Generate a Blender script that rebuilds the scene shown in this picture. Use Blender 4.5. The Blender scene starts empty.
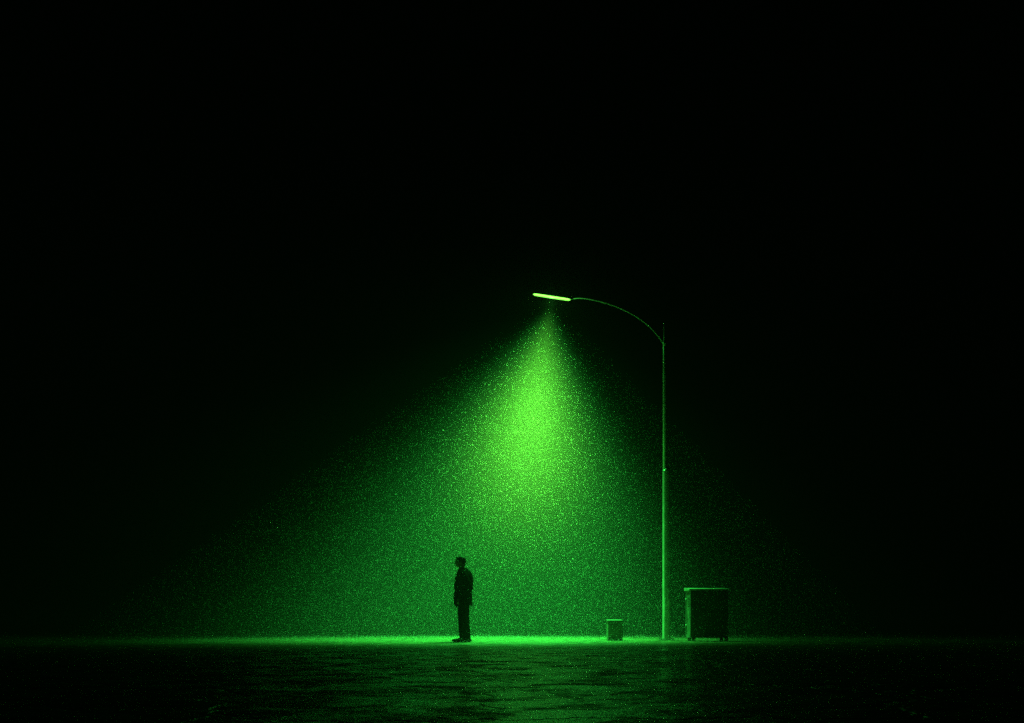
import bpy, bmesh, math, random
import numpy as np
from mathutils import Vector, Matrix, noise

random.seed(7)
rng = np.random.default_rng(11)
C = bpy.context.scene.collection
S = bpy.context.scene
R = math.radians

# ------------------------------------------------------------------ camera
F = 960.0            # focal length in pixels of the 1024 wide frame
H = 0.42             # camera height
HOR = 622.0          # row of the horizon
cam = bpy.data.cameras.new('camera'); co = bpy.data.objects.new('camera', cam); C.objects.link(co)
co.location = (0, 0, H); co.rotation_euler = (R(90), 0, 0)
cam.sensor_width = 36; cam.lens = 36 * F / 1024
cam.shift_y = (HOR - 361.5) / 1024
cam.clip_start = 0.05; cam.clip_end = 2000
S.camera = co

def at(px, py, Y):
    return Vector(((px - 512) / F * Y, Y, H + (HOR - py) / F * Y))

# ------------------------------------------------------------------ night sky
w = bpy.data.worlds.new('World'); S.world = w; w.use_nodes = True
bg = w.node_tree.nodes['Background']
bg.inputs['Color'].default_value = (0.2, 1.0, 0.35, 1); bg.inputs['Strength'].default_value = 0.0004

S.view_settings.view_transform = 'Standard'; S.view_settings.look = 'None'
S.view_settings.exposure = 0; S.view_settings.gamma = 1
S.view_settings.use_curve_mapping = False
S.render.engine = 'CYCLES'
cy = S.cycles
cy.use_denoising = False        # the fine rain is finer than a denoiser can tell from noise
cy.max_bounces = 6; cy.diffuse_bounces = 2; cy.glossy_bounces = 3; cy.volume_bounces = 0
cy.sample_clamp_indirect = 0.3
cy.sample_clamp_direct = 8.0

# ------------------------------------------------------------------ the lamp's place, and its beam's settings
POLE = Vector((3.538, 22.0, 0))
LY = 23.7
LAMP_A = at(532.6, 293.6, LY)      # outer end of the lamp head
LAMP_B = at(571, 299.4, LY)      # inner end
BEAM = dict(
    power=76000, smooth=14.0, tilt_left=9, tilt_back=-3,
    wide_col=(0.037, 1.0, 0.085), wide_a=0.46, wide_b=0.45, wide=0.62, spill=0.0022, far=0.014,
    core_col=(0.19, 1.0, 0.05), core_a=0.20, core_b=0.22, core=4.3, focus=2.7, focus_len=1.5)
GLOW = 17
HAZE_DENSITY = 0.0052
LED_STRENGTH = 4.6

# ------------------------------------------------------------------ helpers
def link(o): C.objects.link(o); return o

def tag(o, label=None, cat=None, group=None, kind=None):
    if label: o['label'] = label
    if cat: o['category'] = cat
    if group: o['group'] = group
    if kind: o['kind'] = kind
    return o

def empty(name, loc, rz=0):
    o = link(bpy.data.objects.new(name, None)); o.location = loc; o.rotation_euler = (0, 0, rz)
    o.empty_display_size = 0.1
    return o

def obj(name, bm, m, parent=None, smooth=False):
    me = bpy.data.meshes.new(name)
    bmesh.ops.recalc_face_normals(bm, faces=bm.faces[:])
    bm.to_mesh(me); bm.free()
    o = link(bpy.data.objects.new(name, me)); me.materials.append(m)
    if smooth:
        for p in me.polygons: p.use_smooth = True
    if parent: o.parent = parent
    return o

def box(bm, x0, x1, y0, y1, z0, z1, bev=0.0):
    r = bmesh.ops.create_cube(bm, size=1.0)
    vs = r['verts']
    for v in vs:
        v.co = Vector((x0 + (v.co.x + .5) * (x1 - x0), y0 + (v.co.y + .5) * (y1 - y0), z0 + (v.co.z + .5) * (z1 - z0)))
    if bev:
        es = list({e for v in vs for e in v.link_edges})
        bmesh.ops.bevel(bm, geom=es, offset=bev, segments=2, profile=0.6, affect='EDGES')
    return bm

def tube(bm, pts, radii, n=16, cap=True):
    """swept round tube through pts"""
    pts = [Vector(p) for p in pts]
    rings = []
    up = Vector((0, 1, 0.01))
    for i, p in enumerate(pts):
        t = (pts[min(i + 1, len(pts) - 1)] - pts[max(i - 1, 0)]).normalized()
        u = t.cross(up)
        if u.length < 1e-4: u = t.cross(Vector((1, 0, 0)))
        u.normalize(); v = t.cross(u).normalized()
        r = radii[i] if isinstance(radii, (list, tuple)) else radii
        rings.append([bm.verts.new(p + (u * math.cos(a) + v * math.sin(a)) * r)
                      for a in [2 * math.pi * k / n for k in range(n)]])
    for a, b in zip(rings, rings[1:]):
        for k in range(n):
            bm.faces.new((a[k], a[(k + 1) % n], b[(k + 1) % n], b[k]))
    if cap:
        bm.faces.new(rings[0]); bm.faces.new(rings[-1])
    return bm

def mat(name):
    m = bpy.data.materials.new(name); m.use_nodes = True
    nt = m.node_tree; return m, nt, nt.nodes['Principled BSDF']

def worn(name, col, rough=0.5, metal=0.0, var=0.35, scale=9.0, bump=0.15, spec=0.5):
    """painted / bare surface with stains and slight unevenness"""
    m, nt, b = mat(name)
    N = nt.nodes; L = nt.links
    tc = N.new('ShaderNodeTexCoord')
    n1 = N.new('ShaderNodeTexNoise'); n1.inputs['Scale'].default_value = scale; n1.inputs['Detail'].default_value = 6
    L.new(tc.outputs['Object'], n1.inputs['Vector'])
    mp = N.new('ShaderNodeMapRange'); mp.inputs[1].default_value = .3; mp.inputs[2].default_value = .7
    mp.inputs[3].default_value = 1 - var; mp.inputs[4].default_value = 1 + var
    L.new(n1.outputs['Fac'], mp.inputs[0])
    mx = N.new('ShaderNodeMix'); mx.data_type = 'RGBA'; mx.blend_type = 'MULTIPLY'; mx.inputs[0].default_value = 1
    mx.inputs[6].default_value = (*col, 1); L.new(mp.outputs[0], mx.inputs[7])
    L.new(mx.outputs[2], b.inputs['Base Color'])
    mr = N.new('ShaderNodeMapRange'); mr.inputs[3].default_value = rough - .1; mr.inputs[4].default_value = rough + .12
    L.new(n1.outputs['Fac'], mr.inputs[0]); L.new(mr.outputs[0], b.inputs['Roughness'])
    b.inputs['Metallic'].default_value = metal
    b.inputs['Specular IOR Level'].default_value = spec
    bp = N.new('ShaderNodeBump'); bp.inputs['Strength'].default_value = bump; bp.inputs['Distance'].default_value = .004
    n2 = N.new('ShaderNodeTexNoise'); n2.inputs['Scale'].default_value = scale * 9; n2.inputs['Detail'].default_value = 4
    L.new(tc.outputs['Object'], n2.inputs['Vector'])
    L.new(n2.outputs['Fac'], bp.inputs['Height']); L.new(bp.outputs[0], b.inputs['Normal'])
    return m

# ------------------------------------------------------------------ ground: wet asphalt
def ground_material():
    m, nt, b = mat('wet_asphalt'); N = nt.nodes; L = nt.links
    tc = N.new('ShaderNodeTexCoord'); P = tc.outputs['Object']
    def nz(scale, detail=5, rough=.6, dist=0):
        n = N.new('ShaderNodeTexNoise'); n.inputs['Scale'].default_value = scale
        n.inputs['Detail'].default_value = detail; n.inputs['Roughness'].default_value = rough
        n.inputs['Distortion'].default_value = dist
        L.new(P, n.inputs['Vector']); return n.outputs['Fac']
    def rng_(src, a, b_, c, d, smooth=True):
        r = N.new('ShaderNodeMapRange'); r.interpolation_type = 'SMOOTHSTEP' if smooth else 'LINEAR'
        for i, v in enumerate((a, b_, c, d)): r.inputs[i + 1].default_value = v
        L.new(src, r.inputs[0]); return r.outputs[0]
    def mth(op, a, b_=None):
        q = N.new('ShaderNodeMath'); q.operation = op
        for i, v in enumerate((a, b_)):
            if v is None: continue
            if isinstance(v, (int, float)): q.inputs[i].default_value = v
            else: L.new(v, q.inputs[i])
        return q.outputs[0]
    patch = nz(0.55, 6, .62, .4)                    # where water lies
    puddle = rng_(patch, .60, .66, 0, 1)
    grain = nz(55, 3, .7)
    lump = nz(5.5, 5, .6)
    swell = nz(1.1, 4, .55)
    vo = N.new('ShaderNodeTexVoronoi'); vo.feature = 'DISTANCE_TO_EDGE'; vo.inputs['Scale'].default_value = .42
    wob = N.new('ShaderNodeTexNoise'); wob.inputs['Scale'].default_value = 2.2; wob.inputs['Detail'].default_value = 5
    L.new(P, wob.inputs['Vector'])
    add = N.new('ShaderNodeMix'); add.data_type = 'RGBA'; add.blend_type = 'LINEAR_LIGHT'; add.inputs[0].default_value = .35
    L.new(P, add.inputs[6]); L.new(wob.outputs['Color'], add.inputs[7]); L.new(add.outputs[2], vo.inputs['Vector'])
    crack = rng_(vo.outputs['Distance'], .004, .022, 1, 0)
    tone = mth('MULTIPLY', rng_(lump, .34, .64, .25, 1.7), rng_(grain, .3, .7, .6, 1.4))
    tone = mth('MULTIPLY', tone, rng_(crack, 0, 1, 1, .25))
    cm = N.new('ShaderNodeMix'); cm.data_type = 'RGBA'; cm.blend_type = 'MULTIPLY'; cm.inputs[0].default_value = 1
    cm.inputs[6].default_value = (.12, .085, .05, 1); L.new(tone, cm.inputs[7]); L.new(cm.outputs[2], b.inputs['Base Color'])
    # a film of water in the hollows, drained coarse stone between them
    film = nz(1.9, 7, .74, .5)
    wet = mth('MAXIMUM', puddle, rng_(film, .32, .64, 0, 1))
    rough = mth('ADD', rng_(wet, 0, 1, .62, .17), mth('MULTIPLY', mth('SUBTRACT', lump, .5), .25))
    L.new(rough, b.inputs['Roughness'])
    L.new(rng_(wet, 0, 1, .12, .55), b.inputs['Specular IOR Level'])
    h = mth('ADD', mth('MULTIPLY', grain, .006), mth('MULTIPLY', lump, .035))
    h = mth('ADD', h, mth('MULTIPLY', swell, .05))
    h = mth('SUBTRACT', h, mth('MULTIPLY', crack, .02))
    h = mth('MULTIPLY', h, rng_(puddle, 0, 1, 1, .35))
    bp = N.new('ShaderNodeBump'); bp.inputs['Strength'].default_value = .75; bp.inputs['Distance'].default_value = 1.0
    L.new(h, bp.inputs['Height']); L.new(bp.outputs[0], b.inputs['Normal'])
    return m

def ground_sheet():
    # one sheet to the horizon, finely divided and gently uneven where it is seen close to
    xs = np.concatenate([np.linspace(-150, -13, 8)[:-1], np.arange(-13, 13.01, .085), np.linspace(13, 150, 8)[1:]])
    ys = np.concatenate([[-50, -10], np.geomspace(1.2, 25.5, 360), np.linspace(25.5, 40, 10)[1:], [70, 120, 250]])
    nx, ny = len(xs), len(ys)
    co_ = np.zeros((ny, nx, 3), np.float32); co_[..., 0] = xs[None]; co_[..., 1] = ys[:, None]
    for j, y in enumerate(ys):
        if not 1 < y < 25: continue
        k = min(1, max(.3, (19.4 - y) / 2.5)) * min(1, (25 - y) / 2) * min(1, (y - 1) / 1.0)
        for i, x in enumerate(xs):
            if abs(x) > 12.9: continue
            p = Vector((x * .85, y * .85, 0))
            h = noise.noise(p) * .005 + noise.noise(p * 2.7 + Vector((9, 3, 1))) * .004 + noise.noise(p * 6.3) * .003
            co_[j, i, 2] = h * k * min(1, (12.9 - abs(x)) / 2)
    idx = np.arange(nx * ny, dtype=np.int32).reshape(ny, nx)
    q = np.stack([idx[:-1, :-1], idx[:-1, 1:], idx[1:, 1:], idx[1:, :-1]], -1).reshape(-1)
    me = bpy.data.meshes.new('ground'); me.vertices.add(nx * ny); me.vertices.foreach_set('co', co_.reshape(-1))
    me.loops.add(len(q)); me.loops.foreach_set('vertex_index', q)
    me.polygons.add(len(q) // 4); me.polygons.foreach_set('loop_start', np.arange(0, len(q), 4, dtype=np.int32))
    me.update(calc_edges=True)
    me.polygons.foreach_set('use_smooth', np.ones(len(q) // 4, bool))
    me.materials.append(ground_material())
    return link(bpy.data.objects.new('ground', me))
g = ground_sheet()
tag(g, 'wet dark asphalt ground shining green under the lamp', 'ground', kind='structure')

# ------------------------------------------------------------------ haze: the damp night air
m = bpy.data.materials.new('damp_air'); m.use_nodes = True
nt = m.node_tree; nt.nodes.clear()
out = nt.nodes.new('ShaderNodeOutputMaterial'); pv = nt.nodes.new('ShaderNodeVolumePrincipled')
pv.inputs['Color'].default_value = (.95, 1, .97, 1); pv.inputs['Density'].default_value = HAZE_DENSITY
pv.inputs['Anisotropy'].default_value = 0.0
nt.links.new(pv.outputs[0], out.inputs['Volume'])
bm = bmesh.new(); box(bm, -151, 151, -51, 251, -1, 10.5)
hz = obj('haze', bm, m); tag(hz, 'thin damp night air glowing green below the street lamp', 'haze', kind='stuff')

# ------------------------------------------------------------------ street lamp
def lamp_mats():
    steel = worn('galvanised_steel', (.60, .62, .60), rough=.30, metal=.2, var=.25, scale=6, bump=.2)
    dark = worn('lamp_housing_paint', (.06, .065, .06), rough=.45)
    m, nt, b = mat('lamp_diffuser')
    b.inputs['Base Color'].default_value = (.05, .06, .05, 1)
    b.inputs['Emission Color'].default_value = (.20, 1.0, .07, 1)
    N = nt.nodes; L = nt.links
    # the tube is hotter along its middle than at its rim
    lw = N.new('ShaderNodeLayerWeight'); lw.inputs['Blend'].default_value = .5
    mp = N.new('ShaderNodeMapRange'); mp.inputs[3].default_value = LED_STRENGTH; mp.inputs[4].default_value = LED_STRENGTH * .08
    L.new(lw.outputs['Facing'], mp.inputs[0]); L.new(mp.outputs[0], b.inputs['Emission Strength'])
    return steel, dark, m
STEEL, HOUSING, LED = lamp_mats()

root = empty('street_lamp', POLE)
tag(root, 'tall thin street lamp with curved arm and glowing green head', 'street lamp')
loc = lambda v: Vector(v) - POLE
zs = at(664, 470, 22).z; zj = at(664, 343, 22).z; zt = at(664, 323, 22).z
UX = at(664.4, 0, 22).x - POLE.x       # the slim upper pole stands off the stub's centre
bm = bmesh.new()
tube(bm, [(0, 0, .012), (0, 0, .05), (0, 0, zs - .05), (0, 0, zs)], [.090, .088, .086, .084], 28)
lower = obj('lower_pole', bm, STEEL, root, True)
bm = bmesh.new()
box(bm, -.17, .17, -.17, .17, .0, .016, .004)
obj('base_plate', bm, HOUSING, root)
for sx in (-1, 1):
    for sy in (-1, 1):
        bm = bmesh.new(); bmesh.ops.create_cone(bm, cap_ends=True, segments=6, radius1=.018, radius2=.016, depth=.035,
                                                matrix=Matrix.Translation((sx * .13, sy * .13, .033)))
        obj('bolt', bm, HOUSING, root)
bm = bmesh.new(); box(bm, -.052, .052, -.0905, -.07, .55, .95, .004)
door = obj('access_door', bm, STEEL, root)
bm = bmesh.new(); tube(bm, [(0, 0, zs - .03), (0, 0, zs + .0), (UX * .7, 0, zs + .03)], [.089, .089, .055], 24)
obj('collar', bm, HOUSING, root, True)
bm = bmesh.new()
tube(bm, [(UX, 0, zs), (UX, 0, zj), (UX, 0, zj + .02), (UX, 0, zt)], [.038, .030, .022, .016], 18)
obj('upper_pole', bm, STEEL, root, True)
# arm: photograph's curve, swinging back over the place it lights
curve = [(664, 345), (660, 338.5), (652, 329), (642, 320.5), (630, 313), (617, 307), (604, 302.6), (591, 299.6), (580, 298.2), (571, 299.2)]
tot = 664 - 571.0
pts = [loc(at(px, py, 22.0 + (LY - 22.0) * (664 - px) / tot)) for px, py in curve]
def spline(p, n=6):
    o = []
    for i in range(len(p) - 1):
        a, b, c, d = p[max(i - 1, 0)], p[i], p[i + 1], p[min(i + 2, len(p) - 1)]
        for k in range(n):
            t = k / n
            o.append(.5 * ((2 * b) + (c - a) * t + (2 * a - 5 * b + 4 * c - d) * t * t + (3 * b - a - 3 * c + d) * t ** 3))
    return o + [p[-1]]
sp = spline(pts)
bm = bmesh.new(); tube(bm, sp, [.017 - .006 * i / len(sp) for i in range(len(sp))], 12)
obj('arm', bm, STEEL, root, True)
bm = bmesh.new(); tube(bm, [(UX, 0, zj - .07), (UX, 0, zj + .05)], .037, 18); obj('clamp', bm, STEEL, root, True)

# head: a slim housing over a glowing bar
ax = (LAMP_A - LAMP_B); L_ = ax.length; ax.normalize()
side = Vector((0, 1, 0)); side = (side - ax * side.dot(ax)).normalized()
dn = ax.cross(side).normalized()
if dn.z > 0: dn = -dn
fr = Matrix((( ax.x, side.x, -dn.x), (ax.y, side.y, -dn.y), (ax.z, side.z, -dn.z))).to_4x4()
mid = loc((LAMP_A + LAMP_B) / 2)
bm = bmesh.new()
n = 20; hw = .078; rings = []
for i in range(n + 1):
    t = -1 + 2 * i / n
    s = (1 - abs(t) ** 6 * .55)
    rings.append([bm.verts.new((t * L_ / 2, hw * s * cx_, hz_)) for cx_, hz_ in
                  ((-1, .0), (-.92, .020), (-.5, .032), (0, .036), (.5, .032), (.92, .020), (1, .0))])
for a, b in zip(rings, rings[1:]):
    for k in range(6): bm.faces.new((a[k], a[k + 1], b[k + 1], b[k]))
    bm.faces.new((a[6], a[0], b[0], b[6]))
bm.faces.new(rings[0]); bm.faces.new(rings[-1])
bmesh.ops.transform(bm, matrix=Matrix.Translation(mid) @ fr, verts=bm.verts)
head = obj('lamp_head', bm, HOUSING, root, True)
bm = bmesh.new()
N_ = 28; rr = []
for i in range(N_ + 1):
    t = -1 + 2 * i / N_
    s = max(.06, (1 - abs(t) ** 14)) ** .5
    ring = []
    for k in range(14):
        a = 2 * math.pi * k / 14
        ring.append(bm.verts.new((t * L_ * .485, .056 * s * math.cos(a), -.016 + .027 * s * math.sin(a))))
    rr.append(ring)
for a, b in zip(rr, rr[1:]):
    for k in range(14): bm.faces.new((a[k], a[(k + 1) % 14], b[(k + 1) % 14], b[k]))
bm.faces.new(rr[0]); bm.faces.new(rr[-1])
bmesh.ops.transform(bm, matrix=Matrix.Translation(mid) @ fr, verts=bm.verts)
obj('diffuser', bm, LED, head, True)
bm = bmesh.new(); tube(bm, [sp[-3], sp[-1], mid + fr.to_3x3() @ Vector((-L_ * .44, 0, .004))], [.014, .018, .022], 12)
obj('arm_socket', bm, STEEL, head, True)

# its beam (a photometric profile: broad flood and a bright middle)
def beam():
    ld = bpy.data.lights.new('lamp_beam', 'SPOT'); o = link(bpy.data.objects.new('lamp_beam', ld))
    ld.energy = BEAM['power']; ld.spot_size = R(168); ld.spot_blend = .35; ld.shadow_soft_size = .11
    pos = (LAMP_A + LAMP_B) / 2 + dn * .20
    axis = Vector((-math.tan(R(BEAM['tilt_left'])), math.tan(R(BEAM['tilt_back'])), -1)).normalized()
    o.rotation_euler = axis.to_track_quat('-Z', 'Y').to_euler()
    o.location = pos - POLE; o.parent = root
    ex = Vector((1, 0, 0)); ex = (ex - axis * ex.dot(axis)).normalized(); ey = axis.cross(ex).normalized()
    ld.use_nodes = True; nt = ld.node_tree; N = nt.nodes; L = nt.links
    em = N['Emission']
    ge = N.new('ShaderNodeNewGeometry')
    def dot(v):
        d = N.new('ShaderNodeVectorMath'); d.operation = 'DOT_PRODUCT'; d.inputs[1].default_value = v
        L.new(ge.outputs['Incoming'], d.inputs[0]); return d.outputs['Value']
    def mth(op, a, b_=None):
        q = N.new('ShaderNodeMath'); q.operation = op
        for i, v in enumerate((a, b_)):
            if v is None: continue
            if isinstance(v, (int, float)): q.inputs[i].default_value = v
            else: L.new(v, q.inputs[i])
        return q.outputs[0]
    w_ = mth('MAXIMUM', mth('ABSOLUTE', dot(axis)), .02)
    u2 = mth('POWER', mth('DIVIDE', mth('ABSOLUTE', dot(ex)), w_), 2.0)
    v2 = mth('POWER', mth('DIVIDE', mth('ABSOLUTE', dot(ey)), w_), 2.0)
    def gauss(a, b_, amp, p=1.0):
        r2 = mth('ADD', mth('DIVIDE', u2, a * a), mth('DIVIDE', v2, b_ * b_))
        return mth('MULTIPLY', mth('EXPONENT', mth('MULTIPLY', mth('POWER', r2, p), -.5)), amp)
    lf0 = N.new('ShaderNodeLightFalloff'); lf0.inputs['Strength'].default_value = 1.0; lf0.inputs['Smooth'].default_value = 0.0
    dist = lf0.outputs['Linear']                     # metres from the lamp
    def focused(f):                                  # made-up distance falloff puts the bright middle a few metres below the head
        q = mth('DIVIDE', mth('SUBTRACT', dist, BEAM['focus']), BEAM['focus_len'])
        return mth('MULTIPLY', f, mth('EXPONENT', mth('MULTIPLY', mth('MULTIPLY', q, q), -.5)))
    def colour(c, f):
        s = N.new('ShaderNodeVectorMath'); s.operation = 'SCALE'; s.inputs[0].default_value = c
        L.new(f, s.inputs['Scale']); return s.outputs[0]
    va = N.new('ShaderNodeVectorMath'); va.operation = 'ADD'
    L.new(colour(BEAM['wide_col'], mth('ADD', gauss(BEAM['wide_a'], BEAM['wide_b'], BEAM['wide'], 1.6), mth('ADD', gauss(1.2, .72, BEAM['far'], 1.6), BEAM['spill']))), va.inputs[0])
    L.new(colour(BEAM['core_col'], focused(gauss(BEAM['core_a'], BEAM['core_b'], BEAM['core']))), va.inputs[1])
    L.new(va.outputs[0], em.inputs['Color'])
    lf = N.new('ShaderNodeLightFalloff'); lf.inputs['Strength'].default_value = 1.0; lf.inputs['Smooth'].default_value = BEAM['smooth']
    L.new(lf.outputs['Quadratic'], em.inputs['Strength'])
beam()
def stray():
    ld = bpy.data.lights.new('lamp_stray_light', 'POINT'); o = link(bpy.data.objects.new('lamp_stray_light', ld))
    ld.energy = GLOW; ld.color = (.10, 1, .10); ld.shadow_soft_size = .05
    o.location = loc((LAMP_A + LAMP_B) / 2 + dn * .16); o.parent = root
stray()

# ------------------------------------------------------------------ steel cabinet on short feet
def cabinet():
    Y0 = 20.9; x0 = at(690.4, 0, Y0).x; x1 = at(728.2, 0, Y0).x
    W = x1 - x0; D = .56; Ht = at(0, 588.2, Y0).z
    t = empty('utility_cabinet', ((x0 + x1) / 2, Y0 + D / 2, 0))
    tag(t, 'dark metal cabinet on short feet with overhanging lid, right of the lamp post', 'cabinet')
    paint = worn('dark_cabinet_paint', (.055, .06, .057), rough=.5, var=.4, scale=4)
    lidm = worn('galvanised_lid', (.50, .52, .50), rough=.4, metal=.2, scale=5)  # metal lightened: the lid's lamp-lit edge is partly put into the colour
    sidem = worn('grey_side_paint', (.13, .14, .13), rough=.5, var=.6, scale=6)  # lighter than the body: lamplight on this side put into the colour
    hx, hy = W / 2, D / 2; zb = .075; zl = Ht - .045
    bm = bmesh.new(); box(bm, -hx + .035, hx, -hy, hy, zb, zl, .006); obj('body', bm, paint, t)
    bm = bmesh.new(); box(bm, -hx - .03, hx + .03, -hy - .03, hy + .03, zl + .001, Ht, .004)
    for v in bm.verts:
        if v.co.z > zl + .03: v.co.z += (v.co.y + hy) * .060 - .010      # slope added so the lamp-lit top shows as a bright strip
    obj('lid', bm, lidm, t)
    # recessed front panel framed by a rim
    bm = bmesh.new()
    fw = .045
    for a in ((-hx + .04, hx - .005, zl - fw - .02, zl - .02), (-hx + .04, hx - .005, zb + .01, zb + .01 + fw),
              (-hx + .04, -hx + .04 + fw, zb + .0125 + fw, zl - fw - .0225), (hx - .005 - fw, hx - .005, zb + .0125 + fw, zl - fw - .0225)):
        box(bm, a[0], a[1], -hy - .012, -hy + .002, a[2], a[3], .002)
    obj('front_frame', bm, paint, t)
    # side towards the lamp: frame, door leaf, louvres, handle and hinges
    bm = bmesh.new()
    for a in ((-hy, -hy + .07), (hy - .07, hy)):
        box(bm, -hx, -hx + .034, a[0], a[1], zb, zl, .004)
    for a in ((zb, zb + .07), (zl - .06, zl)):
        box(bm, -hx + .001, -hx + .034, -hy + .071, hy - .071, a[0], a[1], .004)
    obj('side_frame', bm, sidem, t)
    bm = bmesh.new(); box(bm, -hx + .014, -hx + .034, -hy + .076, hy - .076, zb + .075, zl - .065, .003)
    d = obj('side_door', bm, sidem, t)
    bm = bmesh.new()
    for k in range(6):
        z = zl - .16 - k * .035
        box(bm, -hx + .004, -hx + .0138, -hy + .14, hy - .14, z, z + .016, .002)
    obj('louvre', bm, sidem, d)
    bm = bmesh.new(); box(bm, -hx - .012, -hx + .0138, -hy + .10, -hy + .125, .50, .66, .004); obj('handle', bm, lidm, d)
    for z in (.28, .86):
        bm = bmesh.new(); tube(bm, [(-hx - .004, hy - .072, z), (-hx - .004, hy - .072, z + .09)], .012, 10)
        obj('hinge', bm, lidm, d, True)
    for sx in (-1, 1):
        for sy in (-1, 1):
            bm = bmesh.new()
            cx = sx * (hx - (.075 if sx < 0 else .035)); cy_ = sy * (hy - .04)
            box(bm, cx - .034, cx + .034, cy_ - .034, cy_ + .034, .012, zb + .001, .003)
            box(bm, cx - .042, cx + .042, cy_ - .042, cy_ + .042, 0, .0115, .003)
            obj('leg', bm, paint, t)
cabinet()

# ------------------------------------------------------------------ small square bin
def small_bin():
    Y0 = 21.4; x0 = at(608.2, 0, Y0).x; x1 = at(622.8, 0, Y0).x; W = x1 - x0; D = .42; Ht = at(0, 620, Y0).z
    t = empty('litter_bin', ((x0 + x1) / 2, Y0 + D / 2, 0))
    tag(t, 'small square grey bin on the ground, left of the lamp post', 'bin')
    grey = worn('grey_bin_plastic', (.13, .14, .13), rough=.45, var=.4, scale=8)
    rim = worn('grey_bin_lid', (.10, .105, .10), rough=.4, var=.35, scale=8)
    hx, hy = W / 2, D / 2; zl = Ht - .032
    bm = bmesh.new()
    q = .985
    vs = [[bm.verts.new((sx * hx * k, sy * hy * k, z)) for sx, sy in ((-1, -1), (1, -1), (1, 1), (-1, 1))]
          for z, k in ((.004, q), (.03, q + .01), (zl, .985))]
    for a, b in zip(vs, vs[1:]):
        for k in range(4): bm.faces.new((a[k], a[(k + 1) % 4], b[(k + 1) % 4], b[k]))
    bm.faces.new(vs[0]); bm.faces.new(vs[-1])
    es = [e for e in bm.edges if abs((e.verts[0].co - e.verts[1].co).z) > .02]
    bmesh.ops.bevel(bm, geom=es, offset=.012, segments=2, affect='EDGES')
    obj('bin_body', bm, grey, t)
    bm = bmesh.new(); box(bm, -hx - .008, hx + .008, -hy - .008, hy + .008, zl + .001, Ht, .004)
    for v in bm.verts:
        if v.co.z > zl + .02: v.co.z += (v.co.y + hy) * .050 - .008
    lid = obj('lid', bm, rim, t)
    bm = bmesh.new(); box(bm, -.004, .022, -hy - .014, -hy - .0085, zl - .035, Ht - .006, .002); obj('latch', bm, rim, lid)
    bm = bmesh.new(); box(bm, -hx * .93, hx * .93, -hy * .99 - .006, -hy * .97, zl * .80, zl * .83, .002); obj('moulded_rib', bm, grey, t)
small_bin()

# ------------------------------------------------------------------ the man
def blob(name, prims, m, parent, voxel=.012, smooth_it=4, wrinkle=0.0, wscale=9.0, seed=0.0):
    """one continuous surface grown round balls, tapered limbs and lofted shells"""
    bm = bmesh.new()
    for p in prims:
        if p[0] == 'ball':
            _, c, r, *rest = p
            rot = rest[0] if rest else Matrix.Identity(4)
            bmesh.ops.create_uvsphere(bm, u_segments=24, v_segments=16, radius=1.0,
                                      matrix=Matrix.Translation(c) @ rot @ Matrix.Diagonal((*r, 1)))
        elif p[0] == 'limb':
            _, pts, rad = p
            for c, r in zip(pts, rad):
                bmesh.ops.create_uvsphere(bm, u_segments=16, v_segments=12, radius=r, matrix=Matrix.Translation(c))
            for (a, ra), (b, rb) in zip(zip(pts, rad), list(zip(pts, rad))[1:]):
                a = Vector(a); b = Vector(b); d = b - a
                bmesh.ops.create_cone(bm, cap_ends=True, segments=16, radius1=ra, radius2=rb, depth=d.length,
                                      matrix=Matrix.Translation((a + b) / 2) @ d.to_track_quat('Z', 'Y').to_matrix().to_4x4())
        elif p[0] == 'loft':
            rings = []
            for z, cx, cy_, rx, ry in p[1]:
                rings.append([bm.verts.new((cx + rx * math.copysign(abs(math.cos(a)) ** .85, math.cos(a)),
                                            cy_ + ry * math.copysign(abs(math.sin(a)) ** .85, math.sin(a)), z))
                              for a in [2 * math.pi * k / 28 for k in range(28)]])
            for a, b in zip(rings, rings[1:]):
                for k in range(28): bm.faces.new((a[k], a[(k + 1) % 28], b[(k + 1) % 28], b[k]))
            bm.faces.new(list(reversed(rings[0]))); bm.faces.new(rings[-1])
    me = bpy.data.meshes.new(name); bmesh.ops.recalc_face_normals(bm, faces=bm.faces[:]); bm.to_mesh(me); bm.free()
    tmp = link(bpy.data.objects.new('tmp', me))
    md = tmp.modifiers.new('r', 'REMESH'); md.mode = 'VOXEL'; md.voxel_size = voxel
    if smooth_it:
        ms = tmp.modifiers.new('s', 'SMOOTH'); ms.factor = .5; ms.iterations = smooth_it
    dg = bpy.context.evaluated_depsgraph_get(); dg.update()
    me2 = bpy.data.meshes.new_from_object(tmp.evaluated_get(dg))
    bpy.data.objects.remove(tmp)
    me2.name = name
    if wrinkle:
        nr = [v.normal.copy() for v in me2.vertices]
        for v, nn in zip(me2.vertices, nr):
            q = Vector((v.co.x * wscale, v.co.y * wscale, v.co.z * wscale * 2.2 + seed))
            v.co += nn * (noise.noise(q) * wrinkle + noise.noise(q * 2.3) * wrinkle * .5)
    me2.materials.clear(); me2.materials.append(m)
    for p in me2.polygons: p.use_smooth = True
    o = link(bpy.data.objects.new(name, me2)); o.parent = parent
    return o

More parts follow.
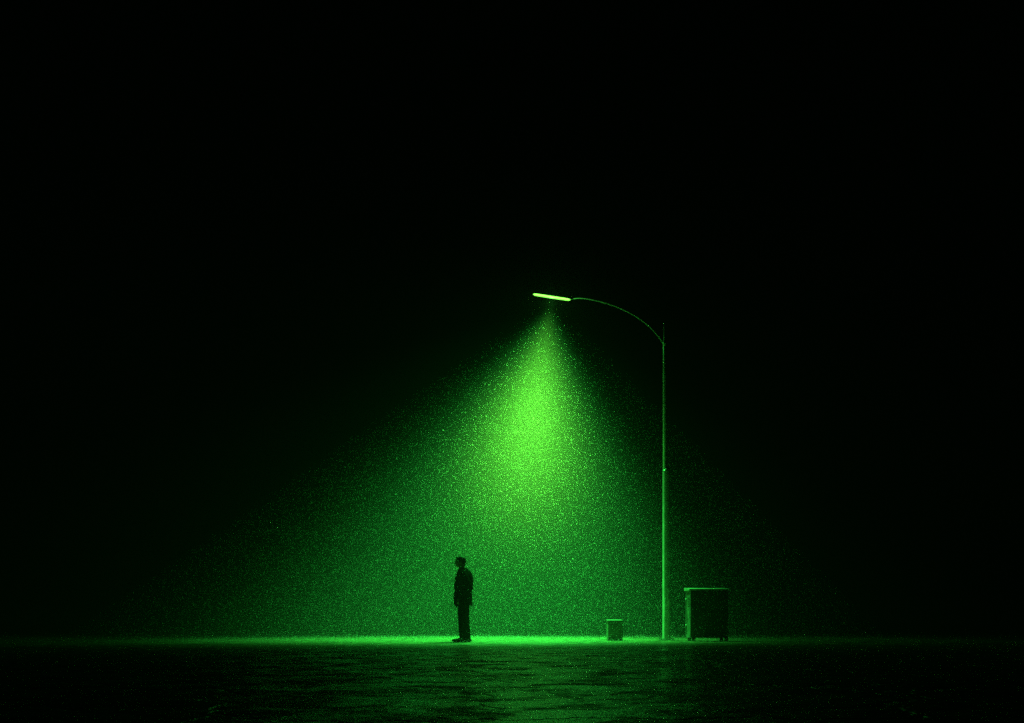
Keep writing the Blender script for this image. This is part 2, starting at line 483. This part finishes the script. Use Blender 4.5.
def person():
    px = at(461.2, 0, 20.0).x
    t = empty('person', (px, 20.0, 0), R(-6)); t.scale = (1.09, 1.05, 1.0)
    tag(t, 'man in dark jacket and trousers standing in profile, looking left', 'person')
    skin = worn('skin', (.20, .13, .10), rough=.5, var=.1, scale=20, bump=.05)
    cloth = worn('dark_jacket_cloth', (.0028, .003, .003), rough=.9, var=.3, scale=25, bump=.3, spec=0.0)
    denim = worn('dark_trouser_cloth', (.004, .0042, .0045), rough=.9, var=.3, scale=30, bump=.3, spec=0.0)
    shoe = worn('black_shoe_leather', (.014, .014, .014), rough=.38, var=.2, scale=20)
    hairm = worn('dark_hair', (.010, .008, .007), rough=.75, var=.3, scale=60, bump=.5, spec=.12)
    V = Vector
    hip = {-1: V((.055, -.085, .93)), 1: V((.035, .085, .93))}
    knee = {-1: V((.085, -.095, .50)), 1: V((.005, .10, .50))}
    ank = {-1: V((.135, -.10, .085)), 1: V((.020, .105, .085))}
    sho = {-1: V((.055, -.185, 1.405)), 1: V((.03, .185, 1.405))}
    elb = {-1: V((.205, -.255, 1.125)), 1: V((-.005, .245, 1.11))}
    wri = {-1: V((.060, -.230, .905)), 1: V((-.105, .225, .885))}
    P = []
    # head
    P += [('ball', (-.012, 0, 1.685), (.093, .076, .100)), ('ball', (-.045, 0, 1.635), (.060, .058, .078)),
          ('limb', [(-.082, 0, 1.588), (-.055, 0, 1.592)], [.022, .030]),
          ('limb', [(-.100, 0, 1.680), (-.113, 0, 1.650), (-.120, 0, 1.641)], [.010, .013, .012]),
          ('ball', (-.098, 0, 1.704), (.014, .045, .010)),
          ('ball', (-.100, 0, 1.612), (.010, .022, .006)), ('ball', (-.098, 0, 1.602), (.010, .020, .006))]
    for s in (-1, 1):
        P += [('ball', (.008, s * .077, 1.662), (.020, .008, .032)), ('ball', (-.062, s * .045, 1.645), (.028, .020, .022)),
              ('ball', (-.091, s * .030, 1.681), (.011, .013, .009))]
    P += [('limb', [(.006, 0, 1.62), (.018, 0, 1.53), (.035, 0, 1.45)], [.062, .064, .075])]
    # trunk
    P += [('loft', [(.86, .05, 0, .11, .16), (.98, .045, 0, .11, .155), (1.10, .035, 0, .105, .145), (1.25, .03, 0, .12, .17),
                    (1.38, .04, 0, .11, .185), (1.45, .04, 0, .08, .12), (1.49, .03, 0, .06, .07)])]
    for s in (-1, 1):
        P += [('limb', [sho[s], elb[s], wri[s]], [.055, .042, .029])]
        P += [('limb', [hip[s], knee[s], ank[s]], [.088, .058, .042])]
        P += [('limb', [ank[s] + V((.03, 0, -.045)), ank[s] + V((-.08, 0, -.052)), ank[s] + V((-.17, 0, -.058))], [.034, .034, .026])]
        # hand: palm, four fingers, thumb
        d = (V((-.012, 0, -1)) if s > 0 else V((-.55, .10, -.80))).normalized()
        f = V((-1, 0, 0)) if s > 0 else V((-.82, 0, .55))
        f = (f - d * f.dot(d)).normalized(); pn = d.cross(f).normalized()
        w0 = wri[s]
        P += [('limb', [w0, w0 + d * .035, w0 + d * .085 + f * .012], [.028, .030, .026]),
              ('limb', [w0 + d * .03 - f * .012, w0 + d * .085 - f * .020], [.024, .020])]
        inward = V((0, -s, 0))
        for k, ln in enumerate((.070, .080, .074, .058)):
            b0 = w0 + d * .088 + f * (.030 - k * .0195)
            m1 = b0 + d * ln * .45 + inward * .004
            m2 = m1 + (d * .85 + inward * .5 + f * .10).normalized() * ln * .32
            m3 = m2 + (d * .5 + inward * .85).normalized() * ln * .25
            P += [('limb', [b0, m1, m2, m3], [.0095, .0088, .0082, .0072])]
        tb = w0 + d * .03 + f * .026
        P += [('limb', [tb, tb + (d * .6 + f * .6 + inward * .3).normalized() * .045,
                        tb + (d * .6 + f * .6 + inward * .3).normalized() * .045 + (d * .95 + inward * .3).normalized() * .032], [.014, .0115, .009])]
    blob('body', P, skin, t, voxel=.0062, smooth_it=2)
    # hair
    hp = [('ball', (.000, 0, 1.718), (.094, .080, .082)), ('ball', (.030, 0, 1.690), (.066, .078, .085)),
          ('limb', [(-.074, -.035, 1.758), (-.080, 0, 1.762), (-.070, .035, 1.758)], [.022, .026, .022]),
          ('limb', [(-.03, 0, 1.77), (.03, 0, 1.767)], [.022, .026]), ('ball', (.055, 0, 1.632), (.030, .055, .040))]
    for s in (-1, 1): hp += [('limb', [(-.030, s * .073, 1.715), (-.024, s * .074, 1.668)], [.012, .008])]
    blob('hair', hp, hairm, t, voxel=.008, smooth_it=2, wrinkle=.006, wscale=45)
    # jacket: shell, sleeves, collar
    jp = [('loft', [(.765, .038, 0, .176, .205), (.80, .036, 0, .178, .208), (.92, .034, 0, .174, .205), (1.05, .036, 0, .166, .195),
                    (1.20, .050, 0, .180, .205), (1.32, .058, 0, .174, .210), (1.41, .058, 0, .150, .205), (1.46, .058, 0, .130, .160),
                    (1.50, .045, 0, .104, .110), (1.53, .030, 0, .082, .088)]),
          ('limb', [(-.045, -.04, 1.485), (.03, -.072, 1.515), (.085, 0, 1.525), (.03, .072, 1.515), (-.045, .04, 1.485)], [.022, .026, .030, .026, .022])]
    for s in (-1, 1):
        jp += [('limb', [sho[s], (sho[s] + elb[s]) / 2, elb[s], (elb[s] + wri[s]) / 2, wri[s] + (wri[s] - elb[s]).normalized() * -.01],
                [.078, .072, .062, .056, .050])]
    jp += [('limb', [wri[-1] + V((.03, .0, .02)), wri[-1] + V((-.03, .02, -.06))], [.05, .06])]   # pocket bulge round the hand
    blob('jacket', jp, cloth, t, voxel=.010, smooth_it=3, wrinkle=.012, wscale=7)
    # trousers
    tp = [('loft', [(.76, .045, 0, .125, .165), (.88, .045, 0, .125, .17), (.98, .04, 0, .118, .16)])]
    for s in (-1, 1):
        tp += [('limb', [hip[s] + V((0, 0, -.06)), (hip[s] + knee[s]) / 2, knee[s], (knee[s] * .45 + ank[s] * .55), ank[s] + V((-.006, 0, .03)), ank[s] + V((-.012, 0, -.035))],
                [.114, .100, .084, .074, .066, .062])]
    blob('trousers', tp, denim, t, voxel=.010, smooth_it=2, wrinkle=.010, wscale=9, seed=4.2)
    for s in (-1, 1):
        a = ank[s]; q = V((a.x, a.y, 0))
        yw = -.012 * 0
        sp_ = [('limb', [q + V((.045, 0, .042)), q + V((-.02, 0, .046)), q + V((-.10, yw, .040)), q + V((-.185, yw, .034))], [.040, .043, .042, .034]),
               ('limb', [q + V((.02, 0, .09)), q + V((-.03, 0, .075))], [.044, .046])]
        o = blob('shoe', sp_, shoe, t, voxel=.008, smooth_it=2)
        for v in o.data.vertices: v.co.z = max(v.co.z, .0)
person()

# ------------------------------------------------------------------ rain: far too many drops to count
def rain():
    def field(n, xr, yr, zr):
        return np.stack([rng.uniform(*xr, n), rng.uniform(*yr, n), rng.uniform(*zr, n)], 1)
    lx, lz = (LAMP_A.x + LAMP_B.x) / 2, (LAMP_A.z + LAMP_B.z) / 2
    a = field(950000, (-11, 9), (19.2, 32), (.02, 8.4))
    # only the drops the lamp can reach
    h = np.maximum(lz - a[:, 2], .01)
    u = (a[:, 0] - lx + h * .21) / h; v = (a[:, 1] - LY) / h
    keep = (u / 1.12) ** 2 + (v / 1.1) ** 2 < 1
    a = a[keep]
    size = rng.lognormal(-6.38, .40, len(a)); ln = size * rng.uniform(3, 8, len(a))
    # splashes thrown up where the drops strike
    m = 36000
    b = np.stack([rng.normal(0, 5.5, m), rng.uniform(18, 33, m), np.minimum(rng.exponential(.025, m) + .006, .5)], 1)
    sb = rng.lognormal(-5.3, .35, m); lb = sb * rng.uniform(.8, 1.6, m)
    P = np.concatenate([a, b]); s = np.concatenate([size, sb]); l = np.concatenate([ln, lb])
    n = len(P)
    lean = np.stack([rng.normal(-.07, .06, n), rng.normal(0, .05, n), np.ones(n)], 1)
    lean /= np.linalg.norm(lean, axis=1)[:, None]
    ang = rng.uniform(0, 2 * np.pi, n)
    V = np.empty((n, 5, 3), np.float32)
    V[:, 0] = P + lean * (l * .62)[:, None]
    V[:, 4] = P - lean * (l * .38)[:, None]
    for k in range(3):
        q = ang + k * 2.0944
        V[:, 1 + k] = P + np.stack([np.cos(q), np.sin(q), np.zeros(n)], 1) * (s * .5)[:, None]
    V[:, :, 2] = np.maximum(V[:, :, 2], .003)
    tri = np.array([[0, 1, 2], [0, 2, 3], [0, 3, 1], [4, 2, 1], [4, 3, 2], [4, 1, 3]], np.int32)
    Fc = (np.arange(n, dtype=np.int32)[:, None, None] * 5 + tri[None]).reshape(-1)
    me = bpy.data.meshes.new('rain')
    me.vertices.add(n * 5); me.vertices.foreach_set('co', V.reshape(-1))
    nf = n * 6
    me.loops.add(nf * 3); me.loops.foreach_set('vertex_index', Fc)
    me.polygons.add(nf); me.polygons.foreach_set('loop_start', np.arange(0, nf * 3, 3, dtype=np.int32))
    me.update(calc_edges=True)
    m_, nt, bsdf = mat('rain_drop'); N = nt.nodes; L = nt.links
    bsdf.inputs['Base Color'].default_value = (.9, .95, .92, 1); bsdf.inputs['Roughness'].default_value = .4
    tr = N.new('ShaderNodeBsdfTranslucent'); tr.inputs['Color'].default_value = (.9, .95, .92, 1)
    mx = N.new('ShaderNodeMixShader'); mx.inputs[0].default_value = .5
    L.new(bsdf.outputs[0], mx.inputs[1]); L.new(tr.outputs[0], mx.inputs[2]); L.new(mx.outputs[0], N['Material Output'].inputs['Surface'])
    me.materials.append(m_)
    o = link(bpy.data.objects.new('rain', me))
    tag(o, 'fine rain falling through the green light of the street lamp', 'rain', kind='stuff')
    print('drops', n)
rain()
